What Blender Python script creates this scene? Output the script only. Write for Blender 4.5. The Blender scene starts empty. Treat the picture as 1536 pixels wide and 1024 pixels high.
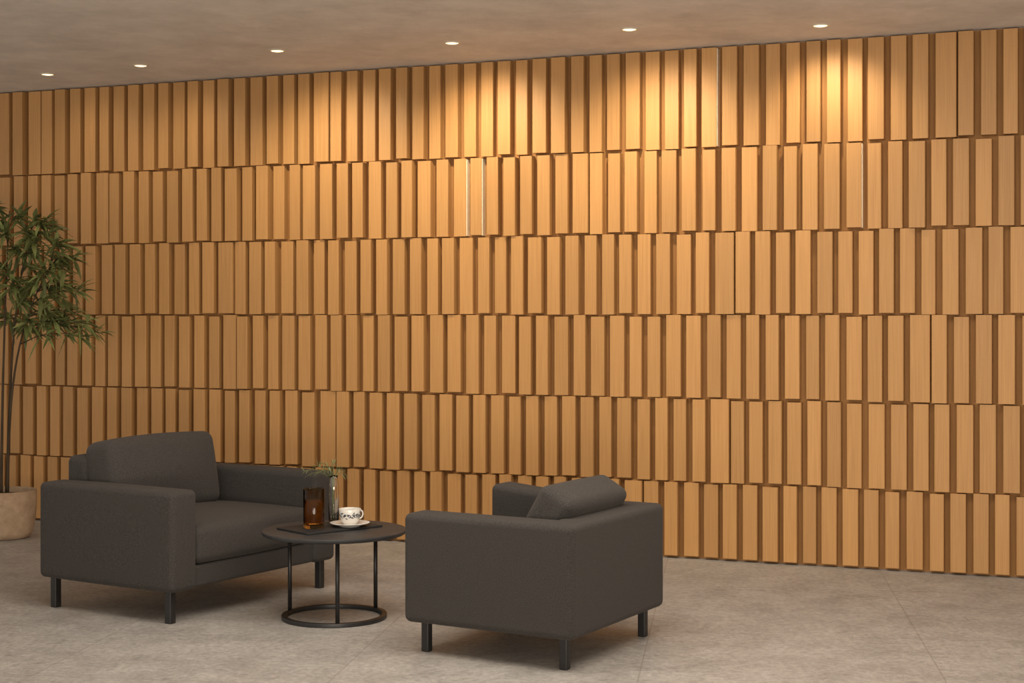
import bpy, bmesh, math, random
from mathutils import Vector, Matrix
random.seed(7)
S = bpy.context.scene
C = S.collection
PI = math.pi
S.view_settings.view_transform = 'Standard'
S.view_settings.look = 'None'

# ---------------------------------------------------------------- helpers
def obj(name, bm, mats, parent=None, smooth=True):
    me = bpy.data.meshes.new(name)
    bmesh.ops.recalc_face_normals(bm, faces=bm.faces[:])
    bm.to_mesh(me); bm.free()
    for m in (mats if isinstance(mats, (list, tuple)) else [mats]):
        me.materials.append(m)
    if smooth:
        for p in me.polygons: p.use_smooth = True
    o = bpy.data.objects.new(name, me); C.objects.link(o)
    if parent: o.parent = parent
    return o

def thing(name, label, cat, loc=(0, 0, 0), rotz=0, group=None):
    o = bpy.data.objects.new(name, None); C.objects.link(o)
    o.empty_display_size = .1
    o.location = loc; o.rotation_euler = (0, 0, rotz)
    o['label'] = label; o['category'] = cat
    if group: o['group'] = group
    return o

def tag(o, label, cat, group=None):
    o['label'] = label; o['category'] = cat
    if group: o['group'] = group
    return o

def soft_box(bm, c, h, r, n=8, crown=(0, 0, 0), tilt=0.0):
    """rounded box, optionally puffed; tilt = rotation about the local y axis"""
    def axis(hh):
        i = hh - r
        out = [r * math.tan(math.radians(a)) for a in (11, 22, 34, 45)]
        return [-(i + t) for t in reversed(out)] + [-i + 2 * i * k / n for k in range(n + 1)] + [i + t for t in out]
    ax = [axis(hh) for hh in h]
    cache = {}
    R = Matrix.Rotation(tilt, 3, 'Y')
    cv = Vector(c)
    def vert(p):
        key = tuple(round(q, 5) for q in p)
        if key in cache: return cache[key]
        inn = Vector([max(-(h[k] - r), min(h[k] - r, p[k])) for k in range(3)])
        d = Vector(p) - inn
        q = inn + d.normalized() * r
        s = [q[k] / h[k] for k in range(3)]
        w = Vector(q)
        for k in range(3):
            a, b = [j for j in range(3) if j != k]
            w[k] += crown[k] * s[k] * max(0, 1 - s[a] ** 2) * max(0, 1 - s[b] ** 2)
        v = bm.verts.new(cv + R @ w)
        cache[key] = v
        return v
    for k in range(3):
        a, b = [j for j in range(3) if j != k]
        for sg in (-1, 1):
            for i in range(len(ax[a]) - 1):
                for j in range(len(ax[b]) - 1):
                    f = []
                    for (u, v) in ((i, j), (i + 1, j), (i + 1, j + 1), (i, j + 1)):
                        p = [0, 0, 0]; p[k] = sg * h[k]; p[a] = ax[a][u]; p[b] = ax[b][v]
                        f.append(vert(p))
                    try: bm.faces.new(f)
                    except ValueError: pass
    return bm

def span_box(bm, x0, x1, y0, y1, z0, z1, r, **kw):
    return soft_box(bm, ((x0 + x1) / 2, (y0 + y1) / 2, (z0 + z1) / 2), ((x1 - x0) / 2, (y1 - y0) / 2, (z1 - z0) / 2), r, **kw)

def lathe(bm, prof, segs=48, center=(0, 0)):
    rings = []
    for (r, z) in prof:
        if r < 1e-6:
            rings.append([bm.verts.new((center[0], center[1], z))])
        else:
            rings.append([bm.verts.new((center[0] + r * math.cos(2 * PI * k / segs), center[1] + r * math.sin(2 * PI * k / segs), z)) for k in range(segs)])
    for A, B in zip(rings, rings[1:]):
        for k in range(segs):
            k2 = (k + 1) % segs
            if len(A) == 1 and len(B) == 1: continue
            if len(A) == 1: bm.faces.new((A[0], B[k], B[k2]))
            elif len(B) == 1: bm.faces.new((A[k], A[k2], B[0]))
            else: bm.faces.new((A[k], A[k2], B[k2], B[k]))
    return bm

def tube(bm, pts, radii, segs=8, closed=False):
    pts = [Vector(p) for p in pts]
    n = len(pts)
    if not isinstance(radii, (list, tuple)): radii = [radii] * n
    rings = []
    prev = None
    for i, p in enumerate(pts):
        if closed: t = pts[(i + 1) % n] - pts[i - 1]
        else: t = pts[min(i + 1, n - 1)] - pts[max(i - 1, 0)]
        t.normalize()
        if prev is None:
            a = t.cross(Vector((1, 0.02, 0.01)) if abs(t.z) > .7 else Vector((0, 0, 1))).normalized()
        else:
            a = (prev - t * prev.dot(t)).normalized()
        prev = a
        b = t.cross(a)
        rings.append([bm.verts.new(p + (a * math.cos(2 * PI * k / segs) + b * math.sin(2 * PI * k / segs)) * radii[i]) for k in range(segs)])
    rng = range(n) if closed else range(n - 1)
    for i in rng:
        A, B = rings[i], rings[(i + 1) % n]
        for k in range(segs):
            k2 = (k + 1) % segs
            bm.faces.new((A[k], A[k2], B[k2], B[k]))
    if not closed:
        bm.faces.new(rings[0][::-1]); bm.faces.new(rings[-1])
    return bm

# ---------------------------------------------------------------- materials
def base_mat(name, col, rough=.6, spec=.3, metallic=0):
    m = bpy.data.materials.new(name); m.use_nodes = True
    nt = m.node_tree; b = nt.nodes['Principled BSDF']
    b.inputs['Base Color'].default_value = (*col, 1)
    b.inputs['Roughness'].default_value = rough
    b.inputs['Specular IOR Level'].default_value = spec
    b.inputs['Metallic'].default_value = metallic
    return m, nt, b

def noise_mat(name, c1, c2, scale=5, rough=.6, spec=.3, stretch=(1, 1, 1), bump=0.0, detail=6, bump_scale=None, metallic=0, island=None, lo=.3, hi=.7, distort=0, rough_n=.5, sheen=0):
    m, nt, b = base_mat(name, c1, rough, spec, metallic)
    if sheen:
        b.inputs['Sheen Weight'].default_value = sheen; b.inputs['Sheen Roughness'].default_value = .45
        b.inputs['Sheen Tint'].default_value = (1, .88, .76, 1)
    N = nt.nodes; L = nt.links
    tc = N.new('ShaderNodeTexCoord'); mp = N.new('ShaderNodeMapping')
    mp.inputs['Scale'].default_value = stretch
    L.new(tc.outputs['Object'], mp.inputs['Vector'])
    vec = mp.outputs['Vector']
    geo = None
    if island:
        geo = N.new('ShaderNodeNewGeometry')
        vm = N.new('ShaderNodeVectorMath'); vm.operation = 'MULTIPLY_ADD'
        vm.inputs[1].default_value = (37, 19, 53)
        L.new(geo.outputs['Random Per Island'], vm.inputs[0]); L.new(vec, vm.inputs[2])
        vec = vm.outputs['Vector']
    nz = N.new('ShaderNodeTexNoise'); nz.inputs['Scale'].default_value = scale; nz.inputs['Detail'].default_value = detail
    nz.inputs['Distortion'].default_value = distort; nz.inputs['Roughness'].default_value = rough_n
    L.new(vec, nz.inputs['Vector'])
    cr = N.new('ShaderNodeValToRGB')
    cr.color_ramp.elements[0].position = lo; cr.color_ramp.elements[1].position = hi
    cr.color_ramp.elements[0].color = (*c1, 1); cr.color_ramp.elements[1].color = (*c2, 1)
    L.new(nz.outputs['Fac'], cr.inputs['Fac'])
    col = cr.outputs['Color']
    if island:
        mr = N.new('ShaderNodeMapRange'); mr.inputs['To Min'].default_value = island[0]; mr.inputs['To Max'].default_value = island[1]
        L.new(geo.outputs['Random Per Island'], mr.inputs['Value'])
        hs = N.new('ShaderNodeHueSaturation')
        L.new(mr.outputs['Result'], hs.inputs['Value']); L.new(col, hs.inputs['Color'])
        col = hs.outputs['Color']
    L.new(col, b.inputs['Base Color'])
    if bump:
        bn = N.new('ShaderNodeBump'); bn.inputs['Strength'].default_value = bump; bn.inputs['Distance'].default_value = .004
        if bump_scale:
            n2 = N.new('ShaderNodeTexNoise'); n2.inputs['Scale'].default_value = bump_scale; n2.inputs['Detail'].default_value = 3
            L.new(tc.outputs['Object'], n2.inputs['Vector']); L.new(n2.outputs['Fac'], bn.inputs['Height'])
        else:
            L.new(nz.outputs['Fac'], bn.inputs['Height'])
        L.new(bn.outputs['Normal'], b.inputs['Normal'])
    return m

M_oak = noise_mat('oak_slats', (.375, .192, .066), (.450, .242, .087), 5, .5, .3, (34, 34, .6), .08, 7, island=(.88, 1.09), distort=.2)
M_back = noise_mat('oak_backing', (.25, .120, .040), (.31, .155, .053), 5, .7, .2, (16, 16, .7), .1)
M_glint = noise_mat('painted_glint_strip', (.84, .70, .50), (.94, .80, .60), 30, .3, .5)  # pale colour stands in for light glinting in the grooves
M_ceil = noise_mat('plaster_ceiling', (.52, .475, .43), (.74, .69, .635), 2.6, .85, .15, (1, 1, 1), .25, 12, distort=.15, rough_n=.76)
M_fab = noise_mat('charcoal_fabric', (.023, .0206, .0192), (.060, .0546, .0512), 290, .95, .12, (1, 1, 1), .45, 4, lo=.33, hi=.67, rough_n=.65, sheen=.05)
M_fab2 = noise_mat('charcoal_cushion_fabric', (.025, .0225, .0210), (.064, .0582, .0546), 290, .95, .12, (1, 1, 1), .45, 4, lo=.33, hi=.67, rough_n=.65, sheen=.06)
M_blk = noise_mat('black_metal', (.010, .009, .009), (.016, .015, .014), 40, .42, .4)
M_top = noise_mat('dark_table_top', (.028, .0275, .028), (.042, .041, .0415), 12, .5, .25)
M_mat = noise_mat('dark_leather', (.013, .0125, .0125), (.020, .019, .019), 90, .6, .3, bump=.2)
M_pot = noise_mat('stone_planter', (.26, .175, .108), (.44, .32, .215), 11, .85, .2, bump=.5, detail=9, rough_n=.7)
M_soil = noise_mat('dark_soil', (.012, .009, .007), (.04, .028, .02), 60, .95, .1, bump=1)
M_stem = noise_mat('brown_stem', (.035, .024, .014), (.075, .052, .03), 20, .8, .2, (1, 1, .3))
M_leaf = noise_mat('olive_leaf', (.100, .122, .036), (.215, .235, .085), 6, .45, .5, island=(.45, 1.5))
M_sprig = noise_mat('sprig_leaf', (.10, .12, .045), (.19, .20, .09), 20, .6, .3, island=(.7, 1.3))
M_cer = noise_mat('white_ceramic', (.62, .59, .54), (.68, .65, .60), 20, .25, .5)
M_motif = noise_mat('dark_leaf_print', (.020, .024, .036), (.045, .052, .070), 60, .3, .5)
M_coffee = noise_mat('coffee', (.02, .009, .004), (.035, .016, .007), 30, .2, .5)
M_trim = noise_mat('downlight_trim', (.50, .43, .35), (.56, .49, .40), 20, .5, .3)

M_amber, nt, b = base_mat('amber_glass', (.66, .45, .21), .06, .5); b.inputs['Transmission Weight'].default_value = 1.0; b.inputs['IOR'].default_value = 1.22
M_amberliq, nt, b = base_mat('dark_drink', (.42, .25, .10), .1, .5); b.inputs['Transmission Weight'].default_value = .8; b.inputs['IOR'].default_value = 1.2
M_glass, nt, b = base_mat('clear_glass', (.99, .99, .985), .02, .8); b.inputs['Transmission Weight'].default_value = 1.0; b.inputs['IOR'].default_value = 1.4
M_lamp, nt, b = base_mat('warm_lens', (1, .85, .6), .5)
b.inputs['Emission Color'].default_value = (1, .77, .44, 1); b.inputs['Emission Strength'].default_value = 2.2

# floor: grey brown stone tiles with faint joints
WANG = math.atan2(-2.5, 6.42)
def floor_mat():
    m, nt, b = base_mat('stone_floor', (.2, .17, .15), .5, .35)
    N = nt.nodes; L = nt.links
    tc = N.new('ShaderNodeTexCoord')
    n1 = N.new('ShaderNodeTexNoise'); n1.inputs['Scale'].default_value = 3.4; n1.inputs['Detail'].default_value = 13; n1.inputs['Roughness'].default_value = .80
    n1.inputs['Distortion'].default_value = .2
    L.new(tc.outputs['Object'], n1.inputs['Vector'])
    cr = N.new('ShaderNodeValToRGB')
    cr.color_ramp.elements[0].position = .28; cr.color_ramp.elements[1].position = .72
    cr.color_ramp.elements[0].color = (.195, .180, .165, 1); cr.color_ramp.elements[1].color = (.415, .390, .362, 1)
    L.new(n1.outputs['Fac'], cr.inputs['Fac'])
    n3 = N.new('ShaderNodeTexNoise'); n3.inputs['Scale'].default_value = 34; n3.inputs['Detail'].default_value = 8; n3.inputs['Roughness'].default_value = .78
    L.new(tc.outputs['Object'], n3.inputs['Vector'])
    mr = N.new('ShaderNodeMapRange'); mr.inputs['From Min'].default_value = .3; mr.inputs['From Max'].default_value = .7
    mr.inputs['To Min'].default_value = .60; mr.inputs['To Max'].default_value = 1.30
    L.new(n3.outputs['Fac'], mr.inputs['Value'])
    mx0 = N.new('ShaderNodeMix'); mx0.data_type = 'RGBA'; mx0.blend_type = 'MULTIPLY'; mx0.inputs['Factor'].default_value = 1
    L.new(cr.outputs['Color'], mx0.inputs['A']); L.new(mr.outputs['Result'], mx0.inputs['B'])
    mp = N.new('ShaderNodeMapping'); mp.inputs['Rotation'].default_value = (0, 0, -math.radians(-8)); mp.inputs['Location'].default_value = (.35, .2, 0)
    L.new(tc.outputs['Object'], mp.inputs['Vector'])
    br = N.new('ShaderNodeTexBrick'); br.offset = 0; br.inputs['Scale'].default_value = 1
    br.inputs['Brick Width'].default_value = 1.2; br.inputs['Row Height'].default_value = 1.2
    br.inputs['Mortar Size'].default_value = .004; br.inputs['Mortar Smooth'].default_value = .5
    L.new(mp.outputs['Vector'], br.inputs['Vector'])
    mx = N.new('ShaderNodeMix'); mx.data_type = 'RGBA'; mx.blend_type = 'MIX'
    mx.inputs['B'].default_value = (.15, .125, .105, 1)
    ma = N.new('ShaderNodeMath'); ma.operation = 'MULTIPLY'; ma.inputs[1].default_value = .45
    L.new(br.outputs['Fac'], ma.inputs[0]); L.new(ma.outputs[0], mx.inputs['Factor'])
    L.new(mx0.outputs['Result'], mx.inputs['A'])
    L.new(mx.outputs['Result'], b.inputs['Base Color'])
    bn = N.new('ShaderNodeBump'); bn.inputs['Strength'].default_value = .15; bn.inputs['Distance'].default_value = .004
    L.new(n3.outputs['Fac'], bn.inputs['Height']); L.new(bn.outputs['Normal'], b.inputs['Normal'])
    return m
M_floor = floor_mat()

# ---------------------------------------------------------------- setting
CH = 3.015
def slab(name, x0, x1, y0, y1, z0, z1, m):
    bm = bmesh.new()
    bmesh.ops.create_cube(bm, size=1)
    for v in bm.verts:
        v.co = Vector((x0 if v.co.x < 0 else x1, y0 if v.co.y < 0 else y1, z0 if v.co.z < 0 else z1))
    o = obj(name, bm, m, smooth=False); o['kind'] = 'structure'
    return o
slab('floor', -8, 7, -1.5, 13.5, -.1, 0, M_floor)
slab('ceiling', -8, 7, -1.5, 13.5, CH, CH + .1, M_ceil)

# slat wall: local x along the wall, local -y faces the room
WX0, WX1 = -10.2, 3.6
DEP = .064
bm = bmesh.new()
bmesh.ops.create_cube(bm, size=1)
for v in bm.verts:
    v.co = Vector((WX0 if v.co.x < 0 else WX1, DEP - .004 if v.co.y < 0 else .17, 0 if v.co.z < 0 else CH))
wall = obj('wall_back', bm, M_back, smooth=False)
wall.location = (2.79, 8.36, 0); wall.rotation_euler = (0, 0, WANG)
wall['kind'] = 'structure'
zs = [0.012, .455, .947, 1.44, 1.925, 2.42, CH - .004]
PITCH = .1165
def slat(bm, x0, x1, yf, z0, z1, mi=0):
    c = .003
    P = [(x0, DEP), (x0, yf + c), (x0 + c, yf), (x1 - c, yf), (x1, yf + c), (x1, DEP)]
    lo = [bm.verts.new((x, y, z0)) for x, y in P]; hi = [bm.verts.new((x, y, z1)) for x, y in P]
    fs = []
    for k in range(5): fs.append(bm.faces.new((lo[k], lo[k + 1], hi[k + 1], hi[k])))
    fs.append(bm.faces.new(lo)); fs.append(bm.faces.new(hi))
    for f in fs: f.material_index = mi
offs = [.02, .075, .035, .095, .05, .0]
# metres along the wall where a pale strip painted as a glint of light (first) or a tight dark joint (second) shows, per row from the floor
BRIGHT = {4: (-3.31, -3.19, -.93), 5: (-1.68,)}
TIGHT = {0: (-2.2,), 1: (-4.29, -1.7), 2: (-4.95, -.5), 3: (-5.05, -1.68), 4: (-2.5, -6.0), 5: (-6.55, -4.29, -.35)}
for r in range(6):
    bm = bmesh.new()
    x = WX0 + offs[r]
    ra = random.Random(40 + r)
    while x < WX1 - .12:
        w = .082 + ra.uniform(-.007, .009)
        gap = PITCH - .082
        step = w + gap + ra.uniform(-.005, .005)
        yf = ra.choice([0, 0, .004, -.004, .010, -.010])
        if any(x < s <= x + step for s in TIGHT[r]):
            w = step - .010
        top = zs[r + 1] - .005 + (ra.choice([0, 0, .004, -.006]) if r < 5 else 0)
        bot = zs[r] + .005 + (ra.choice([0, 0, .006, -.003]) if r > 0 else 0)
        slat(bm, x, x + w, yf, bot, top)
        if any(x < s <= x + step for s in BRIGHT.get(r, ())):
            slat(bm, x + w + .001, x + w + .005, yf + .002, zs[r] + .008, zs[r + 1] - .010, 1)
        x += step
    o = obj('slat_row', bm, [M_oak, M_glint], wall, smooth=False)

# ---------------------------------------------------------------- downlights
DL = [(-3.02, 9.97), (-2.33, 9.62), (-1.39, 9.08), (-.345, 8.82), (.643, 8.40), (1.668, 8.29)]
PW = [7, 14, 72, 78, 80, 36]
ORD = ['leftmost small recessed ceiling downlight, above the potted tree',
       'second recessed ceiling downlight from the left',
       'third recessed ceiling downlight from the left, above the left armchair',
       'fourth recessed ceiling downlight from the left',
       'fifth recessed ceiling downlight from the left, above the right armchair',
       'rightmost glowing recessed ceiling downlight']
nx, ny = -math.sin(WANG), math.cos(WANG)          # from the room to the wall
for (x, y), pw, lb in zip(DL, PW, ORD):
    t = thing('downlight', lb, 'ceiling light', (x * 1.006, y * 1.006, CH), 0, 'recessed ceiling downlights along the slat wall')
    bm = bmesh.new(); lathe(bm, [(.039, .0), (.039, -.005), (.042, -.007), (.048, -.006), (.051, 0)], 40)
    obj('trim_ring', bm, M_trim, t)
    bm = bmesh.new(); lathe(bm, [(0, -.009), (.02, -.008), (.033, -.005), (.0385, -.002)], 40)
    obj('lens', bm, M_lamp, t)
    L = bpy.data.lights.new('downlight_beam', 'SPOT')
    L.energy = pw; L.color = (1, .83, .57); L.spot_size = math.radians(104); L.spot_blend = 1.0; L.shadow_soft_size = .04
    lo = bpy.data.objects.new('downlight_beam', L); C.objects.link(lo); lo.parent = t
    lo.location = (0, 0, -.055)
    d = Vector((nx * .62, ny * .62, -.74 if x < 1.5 else -.80))
    lo.rotation_euler = d.to_track_quat('-Z', 'Y').to_euler()

# ---------------------------------------------------------------- armchairs
def leg_bm(x, y, h, r=.02):
    bm = bmesh.new()
    return span_box(bm, x - r, x + r, y - r, y + r, 0, h, .005, n=1)
def sharp_smooth(o):
    md = o.modifiers.new('wn', 'WEIGHTED_NORMAL'); md.keep_sharp = True

# left chair
ang = math.atan2(-.527, .85)
fw = Vector((math.cos(ang), math.sin(ang))); sd = Vector((-math.sin(ang), math.cos(ang)))
cor = Vector((-1.569, 7.077)); D, W = .90, 1.21
ctr = cor - fw * D / 2 + sd * W / 2
A = thing('armchair', 'larger charcoal armchair facing right, between the potted tree and the round table', 'armchair', (ctr.x, ctr.y, 0), ang, 'charcoal lounge armchairs')
LH, AH, AT = .15, .618, .17
for s in (-1, 1):
    bm = bmesh.new()
    span_box(bm, -D / 2, D / 2, min(s * W / 2, s * (W / 2 - AT)), max(s * W / 2, s * (W / 2 - AT)), LH, AH, .028, n=8, crown=(.003, .005, .006))
    arm = obj('armrest', bm, M_fab, A)
iw = W / 2 - AT
bm = bmesh.new(); span_box(bm, -D / 2 + .03, D / 2 - .022, -iw - .02, iw + .02, LH + .003, .256, .015, n=6)
obj('seat_base', bm, M_fab, A)
bm = bmesh.new(); span_box(bm, -D / 2 + .004, -D / 2 + .15, -iw + .002, iw - .002, LH + .01, .735, .035, n=8, crown=(.006, 0, .01))
obj('backrest', bm, M_fab, A)
bm = bmesh.new(); span_box(bm, -D / 2 + .14, D / 2 - .002, -iw + .004, iw - .004, .262, .440, .04, n=10, crown=(.012, .0, .03))
sc = obj('seat_cushion', bm, M_fab2, A)
bm = bmesh.new()
soft_box(bm, (-D / 2 + .235, -.047, .622), (.105, iw - .063, .190), .05, n=12, crown=(.04, .012, .016), tilt=-math.radians(10))
obj('back_cushion', bm, M_fab2, A)
for sx in (-1, 1):
    for sy in (-1, 1):
        obj('leg', leg_bm(sx * (D / 2 - .065), sy * (W / 2 - .055), LH + .006, .019), M_blk, A)

# right chair
sdb = Vector((.865, -.502)).normalized()
fwb = -sdb
angb = math.atan2(fwb.y, fwb.x)
nb = Vector((.502, .865)).normalized()
cor = Vector((.242, 6.13)); D, W = .82, .89
ctr = cor + fwb * D / 2 + nb * W / 2
B = thing('armchair', 'smaller low-backed charcoal armchair on the right, seen from behind, facing the round table', 'armchair', (ctr.x, ctr.y, 0), angb, 'charcoal lounge armchairs')
LH, AH, AT, BT = .13, .595, .165, .165
def u_frame():
    bm = bmesh.new()
    x0, x1, y = -D / 2, D / 2, W / 2
    P = [(x0, -y), (x1, -y), (x1, -y + AT), (x0 + BT, -y + AT), (x0 + BT, y - AT), (x1, y - AT), (x1, y), (x0, y)]
    lo = [bm.verts.new((a, b2, LH)) for a, b2 in P]; hi = [bm.verts.new((a, b2, AH)) for a, b2 in P]
    for k in range(8):
        k2 = (k + 1) % 8
        bm.faces.new((lo[k], lo[k2], hi[k2], hi[k]))
    bm.faces.new(lo[::-1]); bm.faces.new(hi)
    bmesh.ops.recalc_face_normals(bm, faces=bm.faces[:])
    bmesh.ops.bevel(bm, geom=bm.edges[:], offset=.030, segments=6, profile=.5, affect='EDGES')
    return bm
def cut(bm, co, no):
    bmesh.ops.bisect_plane(bm, geom=bm.verts[:] + bm.edges[:] + bm.faces[:], plane_co=co, plane_no=no, clear_outer=True)
    return bm
cx = -D / 2 + BT + .045
bm = u_frame(); cut(bm, (cx, 0, 0), (1, 0, 0)); o = obj('backrest', bm, M_fab, B); sharp_smooth(o)
for s in (-1, 1):
    bm = u_frame(); cut(bm, (cx, 0, 0), (-1, 0, 0)); cut(bm, (0, 0, 0), (0, -s, 0))
    if s == -1:                       # the far arm stands a touch higher towards its front
        for v in bm.verts:
            if v.co.z > .4: v.co.z += .055 * min(1, max(0, (v.co.x - cx) / .5))
    o = obj('armrest', bm, M_fab, B); sharp_smooth(o)
iw = W / 2 - AT
bm = bmesh.new(); span_box(bm, -D / 2 + BT - .02, D / 2 - .015, -iw - .02, iw + .02, LH + .003, .255, .015, n=6)
obj('seat_base', bm, M_fab, B)
bm = bmesh.new(); span_box(bm, -D / 2 + BT + .002, D / 2 - .005, -iw + .004, iw - .004, .252, .420, .04, n=10, crown=(.012, 0, .03))
obj('seat_cushion', bm, M_fab2, B)
bm = bmesh.new()
soft_box(bm, (-D / 2 + BT + .085, -.012, .550), (.084, iw + .004, .170), .038, n=12, crown=(.012, .003, .005), tilt=-math.radians(30))
obj('back_cushion', bm, M_fab2, B)
for sx in (-1, 1):
    for sy in (-1, 1):
        obj('leg', leg_bm(sx * (D / 2 - .075), sy * (W / 2 - .075), LH + .006, .018), M_blk, B)

# ---------------------------------------------------------------- round side table
TX, TY, TZ = -.845, 7.295, .42
T = thing('side_table', 'low round black side table with a ring base, between the two armchairs', 'table', (TX, TY, 0))
R = .343
bm = bmesh.new(); lathe(bm, [(0, TZ - .022), (R - .012, TZ - .022), (R - .002, TZ - .016), (R, TZ - .004), (R - .003, TZ), (0, TZ)], 96)
o = obj('tabletop', bm, M_top, T); sharp_smooth(o)
rr = .238
bm = bmesh.new()
lathe(bm, [(rr - .011, 0.0), (rr + .011, 0.0), (rr + .012, .002), (rr + .012, .018), (rr + .010, .02), (rr - .010, .02), (rr - .012, .018), (rr - .012, .002), (rr - .011, 0)], 80)
o = obj('base_ring', bm, M_blk, T); sharp_smooth(o)
for a in (-80, 40, 160):
    a = math.radians(a)
    bm = bmesh.new(); tube(bm, [(rr * math.cos(a), rr * math.sin(a), .012), (rr * math.cos(a), rr * math.sin(a), TZ - .02)], .010, 14)
    obj('leg', bm, M_blk, T)

# placemat
ux, uy = .75, .66
ma = math.atan2(uy, ux)
fc = Vector((-.945, 7.09))
MT = .010
bm = bmesh.new(); span_box(bm, 0, .43, 0, .265, 0, MT, .003, n=4)
o = obj('placemat', bm, M_mat); o.location = (fc.x, fc.y, TZ); o.rotation_euler = (0, 0, ma)
tag(o, 'dark rectangular leather placemat lying on the round table', 'placemat')
MZ = TZ + MT

# amber glass
t = thing('amber_tumbler', 'tall dark amber glass tumbler on the placemat, left of the cup', 'glass', (-.939, 7.27, MZ))
bm = bmesh.new()
lathe(bm, [(0, 0), (.044, 0), (.049, .004), (.0505, .02), (.0515, .185), (.0505, .187), (.0488, .185), (.047, .024), (.040, .016), (0, .015)], 48)
obj('glass_body', bm, M_amber, t)
bm = bmesh.new(); lathe(bm, [(0, .0165), (.0395, .0175), (.0462, .026), (.0476, .120), (0, .120)], 48)
obj('drink', bm, M_amberliq, t)

# clear vase
VX, VY = -.872, 7.50
t = thing('bud_vase', 'slim clear glass bud vase behind the amber tumbler', 'vase', (VX, VY, TZ))
bm = bmesh.new()
lathe(bm, [(0, 0), (.022, 0), (.0255, .003), (.026, .175), (.0235, .20), (.0195, .22), (.0205, .235), (.018, .235), (.0178, .22), (.0222, .20), (.0245, .175), (.024, .014), (0, .010)], 40)
obj('glass_body', bm, M_glass, t)

# sprig
t = thing('herb_sprig', 'wispy green sprig of fine leaves standing in the clear vase', 'plant', (VX, VY, TZ + .014))
def leaf(bm, p, d, L, w, droop=.3, fold=.25, roll=None):
    d = d.normalized()
    s = d.cross(Vector((0, 0, 1)))
    if s.length < .05: s = Vector((1, 0, 0))
    s.normalize()
    if roll: s = Matrix.Rotation(roll, 3, d) @ s
    nrm = s.cross(d)
    rows = []
    for k, (tt, ww) in enumerate(((0, .08), (.18, .65), (.42, 1), (.7, .68), (.9, .25))):
        c = p + d * (L * tt) + Vector((0, 0, -1)) * (droop * L * tt * tt)
        rows.append((bm.verts.new(c + s * w * ww * .5 + nrm * fold * w * ww * .5), bm.verts.new(c), bm.verts.new(c - s * w * ww * .5 + nrm * fold * w * ww * .5)))
    tip = bm.verts.new(p + d * L + Vector((0, 0, -1)) * droop * L)
    for a, b2 in zip(rows, rows[1:]):
        bm.faces.new((a[0], a[1], b2[1], b2[0])); bm.faces.new((a[1], a[2], b2[2], b2[1]))
    bm.faces.new((rows[-1][0], rows[-1][1], tip)); bm.faces.new((rows[-1][1], rows[-1][2], tip))
lf = bmesh.new()
ends = [(-.15, -.02, .245), (-.105, .02, .265), (-.055, -.02, .282), (-.005, .01, .278), (.042, -.02, .25), (-.13, .03, .22), (.055, .02, .215), (-.075, -.03, .24)]
for e in ends:
    e = Vector(e)
    pts = []
    b0 = Vector((random.uniform(-.008, .008), random.uniform(-.008, .008), .0))
    b1 = Vector((e.x * .06, e.y * .06, .205))
    for k in range(9):
        q = k / 8
        pts.append(b0.lerp(b1, q / .5) if q <= .5 else b1 + (e - b1) * ((q - .5) / .5) + Vector((0, 0, .022)) * math.sin((q - .5) * 2 * PI))
    bm = bmesh.new(); tube(bm, pts, [.0016 - .0010 * k / 8 for k in range(9)], 5)
    obj('stem', bm, M_sprig, t)
    for k in range(5, 9):
        for j in range(5):
            dr = (pts[k] - pts[k - 1]).normalized() * 1.2 + Vector((random.uniform(-1, 1), random.uniform(-1, 1), random.uniform(-.5, .9)))
            leaf(lf, pts[k - 1].lerp(pts[k], random.random()), dr, random.uniform(.026, .048), random.uniform(.0034, .0056), .15)
obj('foliage', lf, M_sprig, t, smooth=False)

# saucer and cup
SX, SY = -.775, 7.33
t = thing('saucer', 'white saucer on the placemat under the patterned cup', 'saucer', (SX, SY, MZ))
bm = bmesh.new()
lathe(bm, [(0, .002), (.040, .002), (.042, 0), (.048, 0), (.050, .004), (.078, .011), (.094, .017), (.095, .019), (.092, .0195), (.075, .0145), (.05, .0085), (.036, .0075), (0, .0075)], 56)
o = obj('dish', bm, M_cer, t)
CZ = MZ + .0078
t = thing('coffee_cup', 'white cup with a dark leaf print, filled with coffee, on the saucer', 'cup', (SX, SY, CZ))
prof = [(0, .002), (.026, .002), (.027, 0), (.031, 0), (.032, .004), (.042, .018), (.050, .040), (.053, .075), (.0525, .0765), (.051, .075), (.048, .040), (.039, .019), (.028, .0075), (0, .007)]
bm = bmesh.new(); lathe(bm, prof, 56)
obj('cup_body', bm, M_cer, t)
bm = bmesh.new(); lathe(bm, [(0, .066), (.0502, .066)], 40)
obj('coffee', bm, M_coffee, t)
bm = bmesh.new()
hp = [(.049, 0, .062), (.060, 0, .064), (.069, 0, .057), (.071, 0, .044), (.066, 0, .032), (.056, 0, .026), (.045, 0, .027)]
ha = math.radians(35)
hp = [(x * math.cos(ha), x * math.sin(ha), z) for x, _, z in hp]
tube(bm, hp, [.0055, .0045, .004, .004, .004, .0045, .005], 10)
obj('handle', bm, M_cer, t)
def cup_r(z):
    pr = [(.042, .018), (.050, .040), (.053, .075)]
    for (r0, z0), (r1, z1) in zip(pr, pr[1:]):
        if z <= z1: return r0 + (r1 - r0) * (z - z0) / (z1 - z0)
    return .053
bm = bmesh.new()
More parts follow.
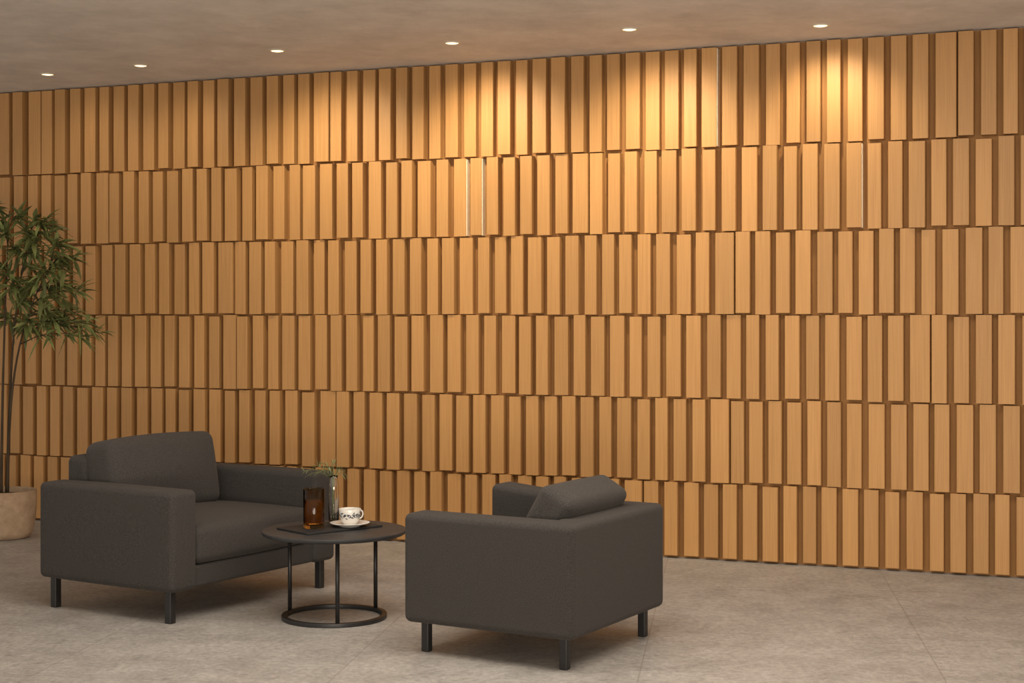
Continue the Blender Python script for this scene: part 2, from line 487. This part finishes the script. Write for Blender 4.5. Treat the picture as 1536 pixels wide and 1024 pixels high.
def motif(th0, z0, phi, l, w):
    n = 6
    def pt(u, v):
        du = u * math.cos(phi) - v * math.sin(phi); dz = u * math.sin(phi) + v * math.cos(phi)
        z = min(.070, max(.02, z0 + dz)); r = cup_r(z) + .0009; th = th0 + du / r
        return bm.verts.new((r * math.cos(th), r * math.sin(th), z))
    rows = []
    for k in range(n + 1):
        q = k / n; ww = w * math.sin(PI * q) ** .8 + .0004
        rows.append((pt(l * q, ww), pt(l * q, 0), pt(l * q, -ww)))
    for a, b2 in zip(rows, rows[1:]):
        bm.faces.new((a[0], a[1], b2[1], b2[0])); bm.faces.new((a[1], a[2], b2[2], b2[1]))
for base in range(-160, 200, 24):
    th = math.radians(base)
    for k, ph in enumerate((20, 65, 110, 155, -30, 210)):
        motif(th + random.uniform(-.05, .05), .044 + random.uniform(-.010, .010), math.radians(ph + random.uniform(-14, 14)), random.uniform(.010, .018), random.uniform(.0016, .0025))
obj('leaf_print', bm, M_motif, t)

# ---------------------------------------------------------------- potted tree
PX, PY = -3.29, 9.93
t = thing('potted_tree', 'tall slender multi-stemmed leafy tree in a round beige stone planter by the wall', 'potted plant', (PX, PY, 0))
bm = bmesh.new()
lathe(bm, [(0, 0), (.150, 0), (.166, .008), (.180, .04), (.196, .12), (.203, .2), (.205, .30), (.201, .308), (.195, .308), (.190, .30), (.188, .262), (0, .262)], 64)
obj('planter', bm, M_pot, t)
bm = bmesh.new()
lathe(bm, [(.187, .266), (.15, .275), (.08, .282), (0, .286)], 40)
for v in bm.verts: v.co.z += random.uniform(-.004, .004)
obj('soil', bm, M_soil, t)
K = 1 / 231.0
def off(px, py): return ((px - 8) * K, 1.44 + (472 - py) * K)
cl = [(82, 342, .0), (28, 328, .1), (-5, 312, -.05), (60, 368, -.12), (112, 390, .05), (40, 405, .12), (102, 405, -.05), (14, 356, -.1),
      (72, 440, .08), (122, 438, .02), (22, 440, -.1), (136, 486, -.05), (100, 490, .1), (58, 485, -.12), (152, 500, .06), (8, 482, .08), (-30, 355, .05),
      (-45, 410, -.08), (-60, 440, .1), (-30, 480, -.05), (-80, 430, .0), (-20, 450, .12), (84, 474, .0), (40, 350, .0), (5, 405, .05), (30, 380, -.05),
      (84, 392, .1), (0, 338, .0), (94, 366, -.05), (106, 452, -.1), (35, 460, .05), (120, 474, .1), (126, 506, .0), (36, 500, .1), (60, 425, .0), (18, 420, .0), (54, 340, .06), (70, 354, .0),
      (50, 385, .0), (74, 412, -.08), (92, 430, .06), (44, 440, .0)]
stems = [((-.03, .012), -30, 335), ((-.012, -.018), 10, 315), ((.012, .014), 45, 342), ((.026, -.01), 75, 400)]
stem_pts = []
for (bx, by), px, py in stems:
    ex, ez = off(px, py)
    dy = random.uniform(-.1, .1)
    p0 = Vector((bx, by, .27)); p3 = Vector((ex, dy, ez))
    p1 = p0 + Vector((random.uniform(-.04, .03), random.uniform(-.02, .02), .6)); p2 = Vector((ex * .12 + bx * .5, dy * .3, .55 * ez + .35))
    pts = []
    for k in range(17):
        q = k / 16
        pts.append(p0 * (1 - q) ** 3 + p1 * 3 * q * (1 - q) ** 2 + p2 * 3 * q * q * (1 - q) + p3 * q ** 3)
    stem_pts.append(pts)
sbm = [bmesh.new() for _ in stems]
for b2, pts in zip(sbm, stem_pts):
    tube(b2, pts, [.0115 - .0085 * k / 16 for k in range(17)], 8)
lf = bmesh.new()
for (px, py, dy) in cl:
    cx_, cz_ = off(px, py)
    c = Vector((cx_, dy, cz_))
    best = None
    for i, pts in enumerate(stem_pts):
        for k in range(6, 17):
            d = (pts[k] - c); cost = d.length + (0.6 if pts[k].z > c.z + .02 else 0)
            if best is None or cost < best[0]: best = (cost, i, k)
    _, i, k = best
    a = stem_pts[i][k]
    midp = a.lerp(c, .5) + Vector((0, 0, .05))
    tw = [a, a.lerp(midp, .5) + Vector((0, 0, .012)), midp, midp.lerp(c, .5) + Vector((0, 0, .012)), c]
    tube(sbm[i], tw, [.004, .0035, .003, .0025, .0015], 5)
    out = (c - a); out.z *= .3
    if out.length < .05: out = Vector((random.uniform(-1, 1), random.uniform(-1, 1), .1))
    out.normalize()
    for j in range(26):
        q = random.uniform(.25, 1)
        p = (a.lerp(midp, q / .5) if q < .5 else midp.lerp(c, (q - .5) / .5))
        dr = out * .75 + Vector((random.uniform(-1, 1), random.uniform(-1, 1), random.uniform(-.65, .7)))
        leaf(lf, p, dr, random.uniform(.10, .18), random.uniform(.020, .033), random.uniform(.1, .42), roll=random.uniform(-.6, .6))
for b2 in sbm: obj('stem', b2, M_stem, t)
obj('foliage', lf, M_leaf, t, smooth=False)

# ---------------------------------------------------------------- light
w = bpy.data.worlds.new('room'); S.world = w; w.use_nodes = True
bg = w.node_tree.nodes['Background']
bg.inputs['Color'].default_value = (1, .905, .79, 1); bg.inputs['Strength'].default_value = 1.15
def area(name, loc, aim, size, e, col):
    L = bpy.data.lights.new(name, 'AREA'); L.shape = 'RECTANGLE'; L.size, L.size_y = size; L.energy = e; L.color = col
    o = bpy.data.objects.new(name, L); C.objects.link(o); o.location = loc
    o.rotation_euler = (Vector(aim) - Vector(loc)).to_track_quat('-Z', 'Y').to_euler()
area('overhead_fill', (.1, 6.1, 2.97), (.1, 6.5, 0), (4.6, 1.8), 205, (1, .91, .79))  # added soft fill without a fitting, lights the chairs from above
area('upward_fill', (.2, -.4, .5), (.2, 7.5, 3.4), (4, .8), 240, (1, .89, .76))  # added fill out of view, no real lamp, brightens ceiling and wall

# ---------------------------------------------------------------- camera
cam = bpy.data.cameras.new('camera'); co = bpy.data.objects.new('camera', cam); C.objects.link(co)
cam.sensor_width = 36; cam.lens = 36 * 2300 / 1536; cam.shift_y = -40 / 1536
co.location = (0, 0, 1.44); co.rotation_euler = (PI / 2, 0, 0)
S.camera = co
